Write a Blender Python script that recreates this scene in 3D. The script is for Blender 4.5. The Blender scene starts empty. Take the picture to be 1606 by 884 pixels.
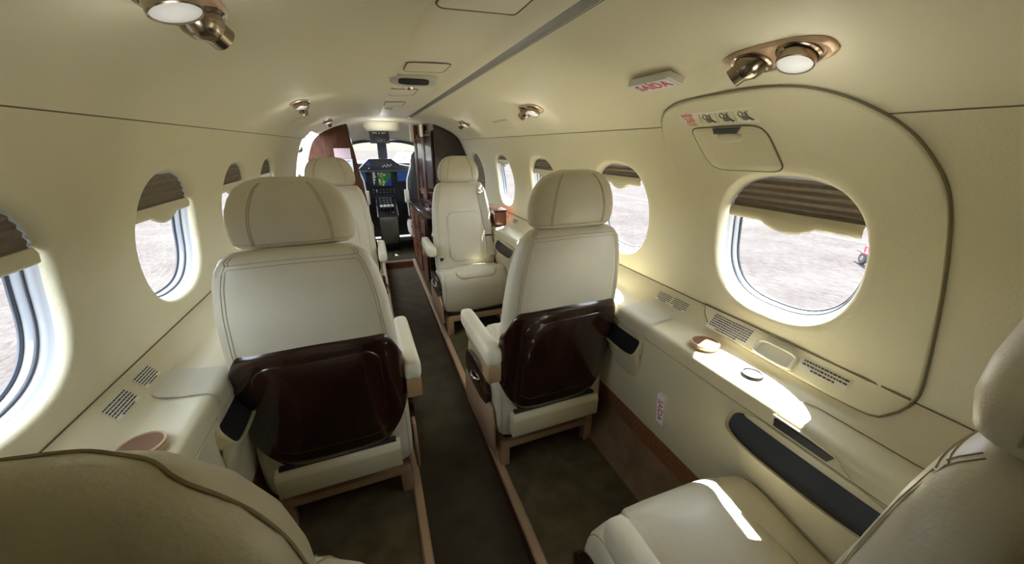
import bpy, bmesh, math, random
from mathutils import Vector, Matrix
random.seed(4)
PI = math.pi
SC = bpy.context.scene
COL = SC.collection

# ------------------------------------------------------------------ materials
MATS = {}
def mat(name, col, rough=.5, metal=0., coat=0., noise=0., nscale=40., bump=0., bscale=300., spec=.5, col2=None, stretch=None, emit=None):
    if name in MATS: return MATS[name]
    m = bpy.data.materials.new(name); m.use_nodes = True
    nt = m.node_tree; b = nt.nodes['Principled BSDF']
    b.inputs['Base Color'].default_value = (*col, 1)
    b.inputs['Roughness'].default_value = rough
    b.inputs['Metallic'].default_value = metal
    b.inputs['Coat Weight'].default_value = coat
    b.inputs['Coat Roughness'].default_value = .05
    b.inputs['Specular IOR Level'].default_value = spec
    tc = None
    def coords():
        nonlocal tc
        if tc is None:
            t = nt.nodes.new('ShaderNodeTexCoord'); tc = t.outputs['Object']
            if stretch:
                mp = nt.nodes.new('ShaderNodeMapping'); mp.inputs['Scale'].default_value = stretch
                nt.links.new(tc, mp.inputs['Vector']); tc = mp.outputs['Vector']
        return tc
    if noise or col2:
        n = nt.nodes.new('ShaderNodeTexNoise'); n.inputs['Scale'].default_value = nscale; n.inputs['Detail'].default_value = 5
        nt.links.new(coords(), n.inputs['Vector'])
        r = nt.nodes.new('ShaderNodeValToRGB')
        c2 = col2 or tuple(c*(1-noise) for c in col)
        r.color_ramp.elements[0].color = (*c2, 1); r.color_ramp.elements[1].color = (*col, 1)
        r.color_ramp.elements[0].position = .35; r.color_ramp.elements[1].position = .65
        nt.links.new(n.outputs['Fac'], r.inputs['Fac']); nt.links.new(r.outputs['Color'], b.inputs['Base Color'])
    if bump:
        n = nt.nodes.new('ShaderNodeTexNoise'); n.inputs['Scale'].default_value = bscale; n.inputs['Detail'].default_value = 3
        nt.links.new(coords(), n.inputs['Vector'])
        bp = nt.nodes.new('ShaderNodeBump'); bp.inputs['Strength'].default_value = bump; bp.inputs['Distance'].default_value = .002
        nt.links.new(n.outputs['Fac'], bp.inputs['Height']); nt.links.new(bp.outputs['Normal'], b.inputs['Normal'])
    if emit:
        b.inputs['Emission Color'].default_value = (*emit[0], 1); b.inputs['Emission Strength'].default_value = emit[1]
    MATS[name] = m
    return m
def glass_mat():
    m = bpy.data.materials.new('window_glass'); m.use_nodes = True
    nt = m.node_tree; nt.nodes.clear()
    o = nt.nodes.new('ShaderNodeOutputMaterial'); t = nt.nodes.new('ShaderNodeBsdfTransparent')
    t.inputs['Color'].default_value = (.97, .98, .99, 1)
    g = nt.nodes.new('ShaderNodeBsdfGlossy'); g.inputs['Roughness'].default_value = .02
    mx = nt.nodes.new('ShaderNodeMixShader')
    mx.inputs['Fac'].default_value = .025; nt.links.new(t.outputs[0], mx.inputs[1]); nt.links.new(g.outputs[0], mx.inputs[2])
    nt.links.new(mx.outputs[0], o.inputs['Surface'])
    return m
GLASS = glass_mat()
LEATHER = mat('seat_leather', (.65, .61, .495), .36, bump=.25, bscale=260, noise=.05, nscale=9)
LEATHER_ARM = mat('armrest_leather', (.78, .745, .61), .45, bump=.2, bscale=260)
STITCH = mat('stitching_thread', (.40, .35, .24), .8)
LINING = mat('wall_lining', (.74, .69, .495), .62, bump=.28, bscale=200)
LININGC = mat('ceiling_lining', (.77, .72, .525), .6, bump=.10, bscale=420)
PANELC = mat('overhead_panel_cream', (.86, .80, .62), .5)
LEDGE = mat('ledge_cream', (.66, .61, .435), .38, bump=.05, bscale=500)
LEDGEPAD = mat('ledge_pad_leather', (.60, .57, .46), .5, bump=.3, bscale=500)
SEAMC = mat('seam_groove', (.16, .135, .08), .8)
WOOD = mat('mahogany_gloss', (.030, .010, .006), .20, coat=.55, col2=(.012, .0048, .0034), nscale=5, stretch=(5, 5, .6))
WOODL = mat('mahogany_light', (.13, .040, .018), .35, coat=.35, col2=(.07, .020, .010), nscale=8, stretch=(6, 6, 1))
BRONZE = mat('bronze_satin', (.60, .42, .28), .34, metal=.45)
BRONZED = mat('bronze_dark', (.33, .265, .20), .20, metal=.95)
TAN = mat('tan_metal', (.50, .35, .19), .5, metal=.25)
CHROME = mat('chrome', (.75, .73, .70), .12, metal=1)
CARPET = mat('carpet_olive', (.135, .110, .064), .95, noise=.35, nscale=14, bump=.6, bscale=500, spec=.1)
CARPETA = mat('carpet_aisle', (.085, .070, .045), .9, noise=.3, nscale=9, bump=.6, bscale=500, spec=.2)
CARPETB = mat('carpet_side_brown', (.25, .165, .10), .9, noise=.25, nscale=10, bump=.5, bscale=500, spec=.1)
BASEB = mat('baseboard_brown', (.24, .105, .045), .6, noise=.35, nscale=160, stretch=(1, 1, .3))
BLACK = mat('black_leather', (.012, .012, .013), .5)
BLACKP = mat('black_plastic', (.02, .021, .024), .4)
DARKG = mat('dark_grey_plastic', (.06, .065, .07), .5)
GREY = mat('strip_grey', (.19, .19, .18), .55, noise=.12, nscale=60)
WHITEP = mat('white_plastic', (.80, .79, .74), .4)
WHITE = mat('white_paint', (.86, .87, .88), .5)
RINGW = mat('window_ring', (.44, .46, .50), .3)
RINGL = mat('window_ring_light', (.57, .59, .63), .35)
GASKET = mat('gasket_dark', (.05, .055, .07), .5)
PLEAT = mat('pleated_fabric', (.20, .165, .13), .8, noise=.15, nscale=60)
BELT = mat('belt_webbing', (.40, .385, .34), .6, bump=.3, bscale=700)
RED = mat('red_print', (.62, .03, .10), .5)
REDP = mat('red_paint', (.75, .03, .05), .5)
PRINT = mat('black_print', (.06, .06, .07), .7)
STICK = mat('placard_film', (.80, .77, .64), .4)
PINKP = mat('pink_paper', (.82, .70, .74), .6)
WHITEPAPER = mat('white_paper', (.85, .87, .88), .6)
LENS = mat('lamp_lens', (.55, .55, .53), .25)
RUBBER = mat('rubber', (.03, .03, .03), .8)
MASKP = mat('mask_panel_rose', (.55, .42, .36), .5)

# ------------------------------------------------------------------ mesh helpers
class MB:
    def __init__(s): s.v = []; s.f = []
    def add(s, vs, fs, M=None):
        o = len(s.v)
        s.v += [tuple(M @ Vector(p)) if M else tuple(p) for p in vs]
        s.f += [tuple(i+o for i in f) for f in fs]
        return s
    def grid(s, fn, us, vs, closed=False, M=None):
        P = [fn(u, v) for u in us for v in vs]; n = len(vs); F = []
        for i in range(len(us)-1):
            for j in range(n if closed else n-1):
                k = (j+1) % n
                F.append((i*n+j, i*n+k, (i+1)*n+k, (i+1)*n+j))
        return s.add(P, F, M)
    def rings(s, R, caps=(True, True), closed=True, M=None):
        n = len(R[0]); P = [p for r in R for p in r]; F = []
        for i in range(len(R)-1):
            for j in range(n if closed else n-1):
                k = (j+1) % n
                F.append((i*n+j, i*n+k, (i+1)*n+k, (i+1)*n+j))
        if closed:
            if caps[0]: F.append(tuple(range(n-1, -1, -1)))
            if caps[1]: F.append(tuple((len(R)-1)*n+j for j in range(n)))
        return s.add(P, F, M)
    def tube(s, pts, r, n=6, closed=False, M=None):
        pts = [Vector(p) for p in pts]; R = []; N = len(pts); ref = None
        for i, p in enumerate(pts):
            a = pts[(i-1) % N] if (closed or i > 0) else p
            b = pts[(i+1) % N] if (closed or i < N-1) else p
            t = (b-a); t = t.normalized() if t.length > 1e-9 else Vector((0, 0, 1))
            if ref is None: ref = t.orthogonal().normalized()
            u = ref - t*ref.dot(t)
            u = u.normalized() if u.length > 1e-6 else t.orthogonal().normalized()
            ref = u; w = t.cross(u); rr = r[i] if isinstance(r, (list, tuple)) else r
            R.append([tuple(p+u*rr*math.cos(2*PI*k/n)+w*rr*math.sin(2*PI*k/n)) for k in range(n)])
        if closed: R.append(R[0]); return s.rings(R, (False, False), M=M)
        return s.rings(R, M=M)
    def lathe(s, prof, n=24, M=None):
        return s.rings([[(r*math.cos(2*PI*k/n), r*math.sin(2*PI*k/n), z) for k in range(n)] for r, z in prof], M=M)
    def box(s, lo, hi, bev=0., seg=2, M=None, taper=None):
        bm = bmesh.new(); bmesh.ops.create_cube(bm, size=1)
        lo = Vector(lo); hi = Vector(hi); c = (lo+hi)/2; d = hi-lo
        for v in bm.verts: v.co = Vector((v.co.x*d.x+c.x, v.co.y*d.y+c.y, v.co.z*d.z+c.z))
        if bev: bmesh.ops.bevel(bm, geom=bm.edges[:], offset=bev, segments=seg, profile=.5, affect='EDGES')
        bm.verts.index_update()
        s.add([v.co[:] for v in bm.verts], [tuple(v.index for v in f.verts) for f in bm.faces], M); bm.free()
        return s
    def prism(s, poly, h0, h1, axis='Z', bev=0., M=None):
        bm = bmesh.new()
        def P(a, b, h): return {'Z': (a, b, h), 'Y': (a, h, b), 'X': (h, a, b)}[axis]
        A = [bm.verts.new(P(a, b, h0)) for a, b in poly]; B = [bm.verts.new(P(a, b, h1)) for a, b in poly]
        n = len(poly); bm.faces.new(A[::-1]); bm.faces.new(B)
        for i in range(n): bm.faces.new((A[i], A[(i+1) % n], B[(i+1) % n], B[i]))
        if bev:
            bmesh.ops.recalc_face_normals(bm, faces=bm.faces[:])
            bmesh.ops.bevel(bm, geom=bm.edges[:], offset=bev, segments=2, profile=.5, affect='EDGES')
        bm.verts.index_update()
        s.add([v.co[:] for v in bm.verts], [tuple(v.index for v in f.verts) for f in bm.faces], M); bm.free()
        return s
    def build(s, name, m, parent=None, sharp=42, recalc=True):
        me = bpy.data.meshes.new(name); me.from_pydata(s.v, [], s.f)
        bm = bmesh.new(); bm.from_mesh(me)
        bmesh.ops.remove_doubles(bm, verts=bm.verts[:], dist=1e-6)
        if recalc: bmesh.ops.recalc_face_normals(bm, faces=bm.faces[:])
        bm.to_mesh(me); bm.free()
        me.shade_smooth(); me.set_sharp_from_angle(angle=math.radians(sharp))
        me.materials.append(m)
        o = bpy.data.objects.new(name, me); COL.objects.link(o)
        if parent: o.parent = parent
        return o
def struct(o, kind='structure'): o['kind'] = kind; return o
def tag(o, label, cat, group=None):
    o['label'] = label; o['category'] = cat
    if group: o['group'] = group
    return o
def thing(name, label, cat, loc=(0, 0, 0), rz=0., group=None, M=None):
    o = bpy.data.objects.new(name, None); o.empty_display_size = .05; COL.objects.link(o)
    if M is not None: o.matrix_basis = M
    else: o.location = loc; o.rotation_euler = (0, 0, rz)
    return tag(o, label, cat, group)
def sgnp(c, e): return math.copysign(abs(c)**e, c)
def sring(cx, cy, hw, hd, n, N=40):
    return [(cx+hw*sgnp(math.cos(t), 2/n), cy+hd*sgnp(math.sin(t), 2/n)) for t in [2*PI*k/N for k in range(N)]]
def lerp(tab, x):
    if x <= tab[0][0]: return tab[0][1:]
    for a, b in zip(tab, tab[1:]):
        if x <= b[0]:
            t = (x-a[0])/(b[0]-a[0]); return tuple(p+(q-p)*t for p, q in zip(a[1:], b[1:]))
    return tab[-1][1:]
def catmull(P, per=8, closed=False):
    P = [Vector(p) for p in P]; n = len(P); out = []
    for i in range(n if closed else n-1):
        g = (lambda k: P[k % n]) if closed else (lambda k: P[max(0, min(n-1, k))])
        a, b, c, d = g(i-1), g(i), g(i+1), g(i+2)
        for k in range(per):
            t = k/per
            out.append(.5*((2*b)+(c-a)*t+(2*a-5*b+4*c-d)*t*t+(3*b-a-3*c+d)*t**3))
    if not closed: out.append(P[-1])
    return out
def lin(a, b, n): return [a+(b-a)*i/(n-1) for i in range(n)]
def text_mb(txt, size, mb, M, align='CENTER'):
    cu = bpy.data.curves.new('txt', 'FONT'); cu.body = txt; cu.size = size; cu.align_x = align; cu.align_y = 'CENTER'; cu.extrude = size*.02
    o = bpy.data.objects.new('txt', cu); COL.objects.link(o)
    dg = bpy.context.evaluated_depsgraph_get(); me = bpy.data.meshes.new_from_object(o.evaluated_get(dg))
    mb.add([v.co[:] for v in me.vertices], [tuple(p.vertices) for p in me.polygons], M)
    bpy.data.objects.remove(o); bpy.data.curves.remove(cu); bpy.data.meshes.remove(me)
def frame(origin, U, N):
    """matrix: local x = U, local z = N, local y = N x U"""
    N = Vector(N).normalized(); U = Vector(U); U = (U-N*U.dot(N)).normalized(); V = N.cross(U)
    M = Matrix.Identity(4)
    for i in range(3): M[i][0] = U[i]; M[i][1] = V[i]; M[i][2] = N[i]; M[i][3] = origin[i]
    return M

# ------------------------------------------------------------------ cabin cross section
LIN = [(.735, .745), (.80, .745), (.95, .737), (1.05, .717), (1.15, .687), (1.25, .640), (1.31, .572), (1.37, .440), (1.405, .30), (1.42, .195)]
DENSE = [(p[0], p[1]) for p in catmull([(z, x, 0) for z, x in LIN], 10)]
SLOPE = [(.660, .690), (.735, .745)]
def X(z):
    if z < .735: return lerp(SLOPE, z)[0]
    return lerp(DENSE, z)[0]
def nrm(z, s):
    """inward normal of the lining on side s"""
    dz = .012; a = X(z-dz); b = X(z+dz); t = Vector(((b-a)*s, 0, 2*dz)).normalized()
    n = Vector((-t.z*s, 0, t.x*s)); return n.normalized()
def on(s, y, z, off=0.):
    n = nrm(z, s); return Vector((s*X(z), y, z))+n*off
SEAM_Z = 1.25; CREASE = .735
Y0, Y1 = -.75, 3.68
WIN_A, WIN_B, WIN_N, WIN_Z = .183, .184, 2.55, .962
WR = [.60, 1.26, 1.97, 2.64, 3.36]
WL = [.69, 1.30, 1.90, 2.46]
def wpt(t, k, yc, zc=WIN_Z): return yc+WIN_A*k*sgnp(math.cos(t), 2/WIN_N), zc+WIN_B*k*sgnp(math.sin(t), 2/WIN_N)
TH = [2*PI*i/72 for i in range(72)]

def bay(mb, s, yc, y0, y1, z0, z1, lip=True, hole=1.0):
    R = []
    if lip:
        for k, d in ((.935, .024), (.940, .016), (.955, .008), (.98, .002)):
            r = []
            for t in TH:
                y, z = wpt(t, k, yc); p = on(s, y, z); p.x += s*d; r.append(tuple(p))
            R.append(r)
    base = [wpt(t, hole*1.01, yc) for t in TH]; rect = []
    for t, (y, z) in zip(TH, base):
        dy, dz = y-yc, z-WIN_Z; c = 1e9
        if abs(dy) > 1e-9: c = min(c, ((y1-yc) if dy > 0 else (y0-yc))/dy)
        if abs(dz) > 1e-9: c = min(c, ((z1-WIN_Z) if dz > 0 else (z0-WIN_Z))/dz)
        rect.append([yc+dy*c, WIN_Z+dz*c])
    for cy in (y0, y1):
        for cz in (z0, z1):
            i = min(range(len(rect)), key=lambda q: (rect[q][0]-cy)**2+(rect[q][1]-cz)**2); rect[i] = [cy, cz]
    for u in (0, .12, .3, .5, .75, 1):
        R.append([tuple(on(s, a[0]+(b[0]-a[0])*u, a[1]+(b[1]-a[1])*u)) for a, b in zip(base, rect)])
    mb.rings(R, (False, False))

def strip(mb, s, y0, y1, z0, z1):
    mb.grid(lambda z, y: tuple(on(s, y, z)), lin(z0, z1, 24), lin(y0, y1, 4))

def make_wall(s, wins, yend):
    mb = MB(); edges = [wins[0]-.36]
    for a, b in zip(wins, wins[1:]): edges.append((a+b)/2)
    edges.append(min(yend, wins[-1]+.36))
    strip(mb, s, Y0, edges[0], CREASE, SEAM_Z-.001)
    for e in edges: mb.grid(lambda z, y: tuple(on(s, y, z, -.004)), lin(CREASE, SEAM_Z, 24), [e-.035, e+.035])   # joint backing
    mb.grid(lambda z, y: tuple(on(s, y, z, -.006)), lin(SEAM_Z-.02, SEAM_Z+.02, 4), lin(Y0, yend, 30))
    mb.grid(lambda u, y: (s*(.754-.002*u), y, .757-.05*u), [0, 1], lin(Y0, yend, 30))
    for i, yc in enumerate(wins):
        ex = (s > 0 and i == 0)
        bay(mb, s, yc, edges[i], edges[i+1], CREASE, SEAM_Z-.001, lip=not ex, hole=1.04 if ex else 1.0)
    if edges[-1] < yend-.01: strip(mb, s, edges[-1], yend, CREASE, SEAM_Z-.001)
    return mb
wr = struct(make_wall(1, WR, Y1).build('wall_right', LINING, sharp=60))
wl = struct(make_wall(-1, WL, 3.42).build('wall_left', LINING, sharp=60))
for s, ye, p in ((1, Y1, wr), (-1, 3.42, wl)):
    MB().tube([tuple(on(s, y, SEAM_Z, .0)) for y in lin(Y0, ye, 30)], .0013, 5).build('seam', SEAMC, p)

# ceiling: two curved halves, raised centre panel and the dark gap
cb = MB()
for s, ye, xi in ((1, 3.69, .195), (-1, 3.5, .062)):
    prof = [(x, z) for z, x in DENSE if z >= SEAM_Z]
    if s < 0: prof = [p for p in prof if p[0] > .20]+[(.15, 1.4235), (.062, 1.426)]
    cb.grid(lambda p, y: (s*p[0], y, p[1]), prof, lin(Y0, ye, 12))
    cb.grid(lambda p, y: (s*p[0], y, p[1]), [(xi, prof[-1][1]), (xi-.002, 1.455)], lin(Y0, ye, 12))
cb.grid(lambda x, y: (x, y, 1.455), [-.07, .21], lin(Y0, 3.5, 3))
ceil = struct(cb.build('ceiling', LININGC, sharp=50))
pb = MB()
pb.grid(lambda p, y: (p[0], y, p[1]), [(-.060, 1.440), (-.058, 1.436), (-.035, 1.434), (.03, 1.437), (.09, 1.437), (.125, 1.430), (.158, 1.418), (.163, 1.420), (.163, 1.45)], lin(Y0, 3.5, 12))
pan = struct(pb.build('trim_1', PANELC, sharp=50))
sb = MB(); sb.grid(lambda p, y: (p[0], y, p[1]), [(.159, 1.4190), (.178, 1.424), (.199, 1.4192)], lin(Y0, 3.5, 12))
struct(sb.build('trim_2', GREY))
def rr_path(cx, cy, hx, hy, r, n=6):
    out = []
    for sx, sy, a0 in ((1, 1, 0), (-1, 1, PI/2), (-1, -1, PI), (1, -1, 3*PI/2)):
        for k in range(n+1):
            a = a0+PI/2*k/n; out.append((cx+sx*(hx-r)+r*math.cos(a), cy+sy*(hy-r)+r*math.sin(a)))
    return out
def zpan(x): return lerp([(-.060, 1.440), (-.058, 1.436), (-.035, 1.434), (.03, 1.437), (.09, 1.437), (.125, 1.430), (.158, 1.418)], x)[0]
for nm, (cx, cy, hx, hy, r) in (('access_hatch', (.03, .55, .075, .24, .02)), ('access_hatch', (.022, 1.36, .066, .075, .02)), ('access_hatch', (.0, 2.0, .06, .12, .02)), ('access_hatch', (.0, 2.55, .055, .12, .02))):
    b = MB(); path = rr_path(cx, cy, hx, hy, r)
    b.rings([[(x, y, zpan(x)-.0012) for x, y in path], [(cx+(x-cx)*.97, cy+(y-cy)*.985, zpan(x)-.0025) for x, y in path]], (False, True))
    h = b.build(nm, PANELC, pan)
    MB().tube([(x, y, zpan(x)-.0010) for x, y in path], .0024, 5, closed=True).build('seam', SEAMC, h)
# overhead sensor bar, knob and small lamp
t = thing('overhead_air_outlet', 'silver oval outlet with black centre set in the overhead panel', 'vent', (.0, 1.54, 1.428))
t.rotation_euler = (PI-.42, 0, 0)
R = []
for k, z in ((1, -.02), (1, .004), (.95, .012), (.88, .014), (.6, .012)):
    R.append([(x*k, y*k, z) for x, y in sring(0, 0, .088, .032, 3, 40)])
MB().rings(R).build('bezel', mat('satin_silver', (.72, .70, .66), .35, metal=.4), t)
MB().rings([[(x, y, z) for x, y in sring(0, 0, .054, .017, 4, 32)] for z in (.010, .015)]).build('grille', BLACKP, t)
t = thing('overhead_spotlight', 'small polished swivel spotlight behind the silver overhead outlet', 'light', (.0, 1.70, 1.4345)); t.rotation_euler = (PI, 0, 0)
MB().lathe([(.024, 0), (.024, .003), (.018, .004)]).build('ring', CHROME, t)
MB().lathe([(.017, 0), (.019, .012), (.014, .022), (.006, .026)], 20).build('ball', CHROME, t)
t = thing('smoke_detector', 'small round cream button at the forward end of the overhead panel', 'detector', (-.02, 2.84, 1.4345)); t.rotation_euler = (PI, 0, 0)
MB().lathe([(.024, 0), (.024, .006), (.018, .010), (.006, .011)], 20).build('cover', WHITEP, t)
MB().lathe([(.027, 0), (.027, .002), (.02, .003)], 20).build('base', PANELC, t)

# ------------------------------------------------------------------ windows and shades
widx = 0
def make_window(s, yc, shade, label, proud=0.):
    """shade: z of the pleats' lower edge"""
    global widx
    widx += 1
    def P(t, k, d):
        y, z = wpt(t, k, yc); p = on(s, y, z); p.x += s*d; return tuple(p)
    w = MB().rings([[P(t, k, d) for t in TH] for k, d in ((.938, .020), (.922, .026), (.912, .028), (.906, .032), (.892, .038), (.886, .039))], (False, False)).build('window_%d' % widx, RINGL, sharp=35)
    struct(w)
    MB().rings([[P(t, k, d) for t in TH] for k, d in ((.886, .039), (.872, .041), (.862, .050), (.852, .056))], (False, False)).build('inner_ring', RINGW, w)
    MB().tube([P(t, .855, .055) for t in TH], .0040, 6, closed=True).build('gasket', GASKET, w)
    MB().tube([P(t, .890, .038) for t in TH], .0020, 6, closed=True).build('gasket', GASKET, w)
    MB().rings([[P(t, k, .055) for t in TH] for k in (.858, .4, .01)], (False, True)).build('pane', GLASS, w)
    # shade
    zt = WIN_Z+WIN_B*.90
    def hw(z, k=.915):
        q = abs((z-WIN_Z)/(WIN_B*k)); q = min(q, .999)
        return WIN_A*k*(1-q**WIN_N)**(1/WIN_N)
    t = thing('window_shade', label, 'window shade', (0, 0, 0))
    n = max(3, int(round((zt-shade)/.0085)))
    n += n % 2
    rows = []
    for i in range(n+1):
        z = zt-(zt-shade)*i/n; d = .022+(.003 if i % 2 else -.001)
        rows.append([(s*X(z)+s*d, yc+u*hw(z), z) for u in lin(-1, 1, 13)])
    back = [[(x+s*.002, y, z) for x, y, z in r] for r in rows]
    b = MB(); b.rings(rows, closed=False); b.rings(back, closed=False); b.build('pleats', PLEAT, t, sharp=10)
    if shade > .84:
        us = lin(-1, 1, 25)
        def zb(u):
            f = max(0, 1-(abs(u)/.42)**2); return shade-.026-.020*f**.8
        front = [[(s*X(shade)+s*(.018+q), yc+u*hw(shade-.015), shade+.003) for u in us] for q in (0,)]
        rr = []
        for d, f in ((.028, 0), (.017, 0), (.013, .35), (.015, .85), (.021, 1.0), (.028, .95)):
            rr.append([(s*(X(shade)+d), yc+u*min(hw(shade), hw(zb(u))) , shade+.003+(zb(u)-shade-.003)*f) for u in us])
        MB().rings(rr, closed=False).build('handle_bar', LEDGE, t, sharp=60)
    return w
SHR = [1.045, 1.085, 1.07, 1.10, .815]
LBR = ['brown pleated shade, a quarter lowered in the large exit hatch window',
       'brown pleated shade barely lowered in the window right of the wood-backed seat headrest',
       'short brown shade atop the right window half hidden by the headrest of the wood-backed seat', 'tiny brown shade above the narrow bright window beside the belted seat',
       'brown pleated shade drawn fully down over the farthest window on the right wall']
for yc, z, l in zip(WR, SHR, LBR): make_window(1, yc, z, l)
SHL = [1.035, 1.045, 1.05, 1.05]
LBL = ['brown pleated shade, a third lowered, in the big window at the left photo edge',
       'brown pleated shade in the second window on the left wall, with bright apron below', 'brown shade seen edge-on in the third window above the left seat',
       'sliver of brown shade on the left wall, next to the entrance door']
for yc, z, l in zip(WL, SHL, LBL): make_window(-1, yc, z, l)

# ------------------------------------------------------------------ emergency exit hatch
HP = [(.958, 1.235), (.935, 1.277), (.86, 1.302), (.72, 1.311), (.58, 1.310), (.49, 1.290), (.405, 1.238), (.355, 1.178), (.325, 1.105), (.305, .96), (.285, .80), (.283, .74), (.30, .700), (.345, .682),
      (.56, .683), (.70, .690), (.75, .705), (.78, .740), (.815, .85), (.89, 1.02), (.945, 1.15)]
HPd = [(p[0], p[1]) for p in catmull([(y, z, 0) for y, z in HP], 6, True)]
def ray_hit(t):
    """intersection of the hatch outline with the ray from the window centre at angle t"""
    cy, cz = WR[0], WIN_Z; best = None
    yq, zq = wpt(t, 1, cy); d = Vector((yq-cy, zq-cz)).normalized()
    n = len(HPd)
    for i in range(n):
        a = Vector(HPd[i])-Vector((cy, cz)); b = Vector(HPd[(i+1) % n])-Vector((cy, cz)); e = b-a
        den = d.x*e.y-d.y*e.x
        if abs(den) < 1e-12: continue
        tt = (a.x*e.y-a.y*e.x)/den; u = (a.x*d.y-a.y*d.x)/den
        if tt > 0 and -1e-6 <= u <= 1+1e-6: best = tt if best is None else max(best, tt)
    return cy+d.x*best, cz+d.y*best
TH2 = [2*PI*i/144 for i in range(144)]
OUT = [ray_hit(t) for t in TH2]
R = []
for k, d in ((.935, .026), (.940, .014), (.955, .005), (.98, -.003)):
    r = []
    for t in TH2:
        y, z = wpt(t, k, WR[0]); p = on(1, y, z); p.x += d; r.append(tuple(p))
    R.append(r)
for u in (0, .1, .25, .45, .65, .85, .95, .985):
    r = []
    for t, o in zip(TH2, OUT):
        y, z = wpt(t, 1.01, WR[0]); y += (o[0]-y)*u; z += (o[1]-z)*u; r.append(tuple(on(1, y, z, .0065)))
    R.append(r)
for u, off in ((.995, .0045), (1.0, .001)):
    R.append([tuple(on(1, wpt(t, 1.01, WR[0])[0]*(1-u)+o[0]*u, wpt(t, 1.01, WR[0])[1]*(1-u)+o[1]*u, off)) for t, o in zip(TH2, OUT)])
hatch = struct(MB().rings(R, (False, False)).build('door_1', LINING, sharp=60))
MB().tube([tuple(on(1, y, z, .0015)) for y, z in OUT], .0028, 6, closed=True).build('groove_shadow', mat('hatch_groove_shadow', (.24, .20, .12), .7), hatch)  # dark tube drawn as the shadow in the groove round the hatch
MB().tube([tuple(on(1, y, CREASE+.002, .0085)) for y in lin(.287, .777, 20)], .0028, 5).build('seam', SEAMC, hatch)
# handle cover of the hatch
HC = [(.838, 1.247), (.66, 1.247), (.634, 1.236), (.607, 1.175), (.598, 1.156), (.612, 1.146), (.76, 1.143), (.79, 1.150), (.812, 1.172), (.842, 1.232)]
HCd = []
for i, p in enumerate(HC):
    a, q = Vector((*HC[i-1], 0)), Vector((*HC[(i+1) % len(HC)], 0)); p = Vector((*p, 0))
    da = min(.5*(a-p).length, .022); dq = min(.5*(q-p).length, .022)
    p0 = p+(a-p).normalized()*da; p2 = p+(q-p).normalized()*dq
    for k in range(6):
        u = k/5; c = p0*(1-u)**2+p*2*u*(1-u)+p2*u*u; HCd.append((c.x, c.y))
cy = sum(p[0] for p in HCd)/len(HCd); cz = sum(p[1] for p in HCd)/len(HCd)
rings = [[tuple(on(1, cy+(y-cy)*k, cz+(z-cz)*k, o)) for y, z in HCd] for k, o in ((1, .0062), (.985, .0085), (.97, .0092), (.6, .0092), (.2, .0092))]
hc = MB().rings(rings, (False, True)).build('handle_cover', LINING, hatch)
MB().tube([tuple(on(1, y, z, .0068)) for y, z in HCd], .0022, 5, closed=True).build('seam', SEAMC, hc)
slot = [(.770, 1.2455), (.690, 1.2455), (.705, 1.232), (.770, 1.232)]
MB().rings([[tuple(on(1, y, z, o)) for y, z in slot] for o in (.007, .0112)]).build('finger_slot', BLACKP, hc)
R = []
for k, o in ((1, .0095), (.9, .0125), (.6, .0135)):
    R.append([tuple(on(1, .728+y*k, 1.222+z*k, o)) for y, z in sring(0, 0, .036, .011, 3, 24)])
MB().rings(R, (False, True)).build('scoop', LEDGE, hc)
# instructions placard above the cover (plain pictograms)
pl = [(.872, 1.283), (.648, 1.284), (.640, 1.2515), (.866, 1.2505)]
def plp(u, v): return tuple(on(1, *[(pl[0][i]*(1-u)+pl[1][i]*u)*(1-v)+(pl[3][i]*(1-u)+pl[2][i]*u)*v for i in (0, 1)], .0074))
plac = MB().grid(plp, lin(0, 1, 9), lin(0, 1, 7)).build('exit_placard', STICK, hatch)
def surf(y, z, off): return frame(on(1, y, z, off), (0, -1, 0), nrm(z, 1))
b = MB()
text_mb('SAÍDA', .0135, b, surf(.838, 1.2785, .0080)); text_mb('PARA ABRIR', .0062, b, surf(.838, 1.2705, .0080))
text_mb('EXIT', .0130, b, surf(.833, 1.2637, .0080)); text_mb('TO OPEN', .0068, b, surf(.831, 1.2555, .0080))
b.build('lettering', RED, plac)  # hatch wording
b = MB()
for k in range(3):
    y = .775-.050*k; M = surf(y, 1.2675, .0080)
    b.tube([(-.024, -.016, 0), (-.024, .016, 0)], .0004, 4, M=M)
    b.tube([(-.008+.006*math.cos(a), .006+.007*math.sin(a), 0) for a in lin(0, 2*PI, 16)], .0012, 4, M=M)
    b.rings([[(.002+x, -.005+y2, z) for x, y2 in sring(0, 0, .010, .006, 2, 14)] for z in (0, .0006)], M=M)
    b.rings([[(.006+.6*x, .002+y2, z) for x, y2 in sring(0, 0, .006, .008, 2, 14)] for z in (0, .0006)], M=M)
    b.tube([(-.004, .004, 0), (.004, .010, 0), (.012, .013, 0)], .0012, 4, M=M)
    b.tube([(.010, -.004, 0), (.016, -.010, 0), (.021, -.010, 0)], .0022, 4, M=M)
b.build('pictogram', DARKG, plac)
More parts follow.
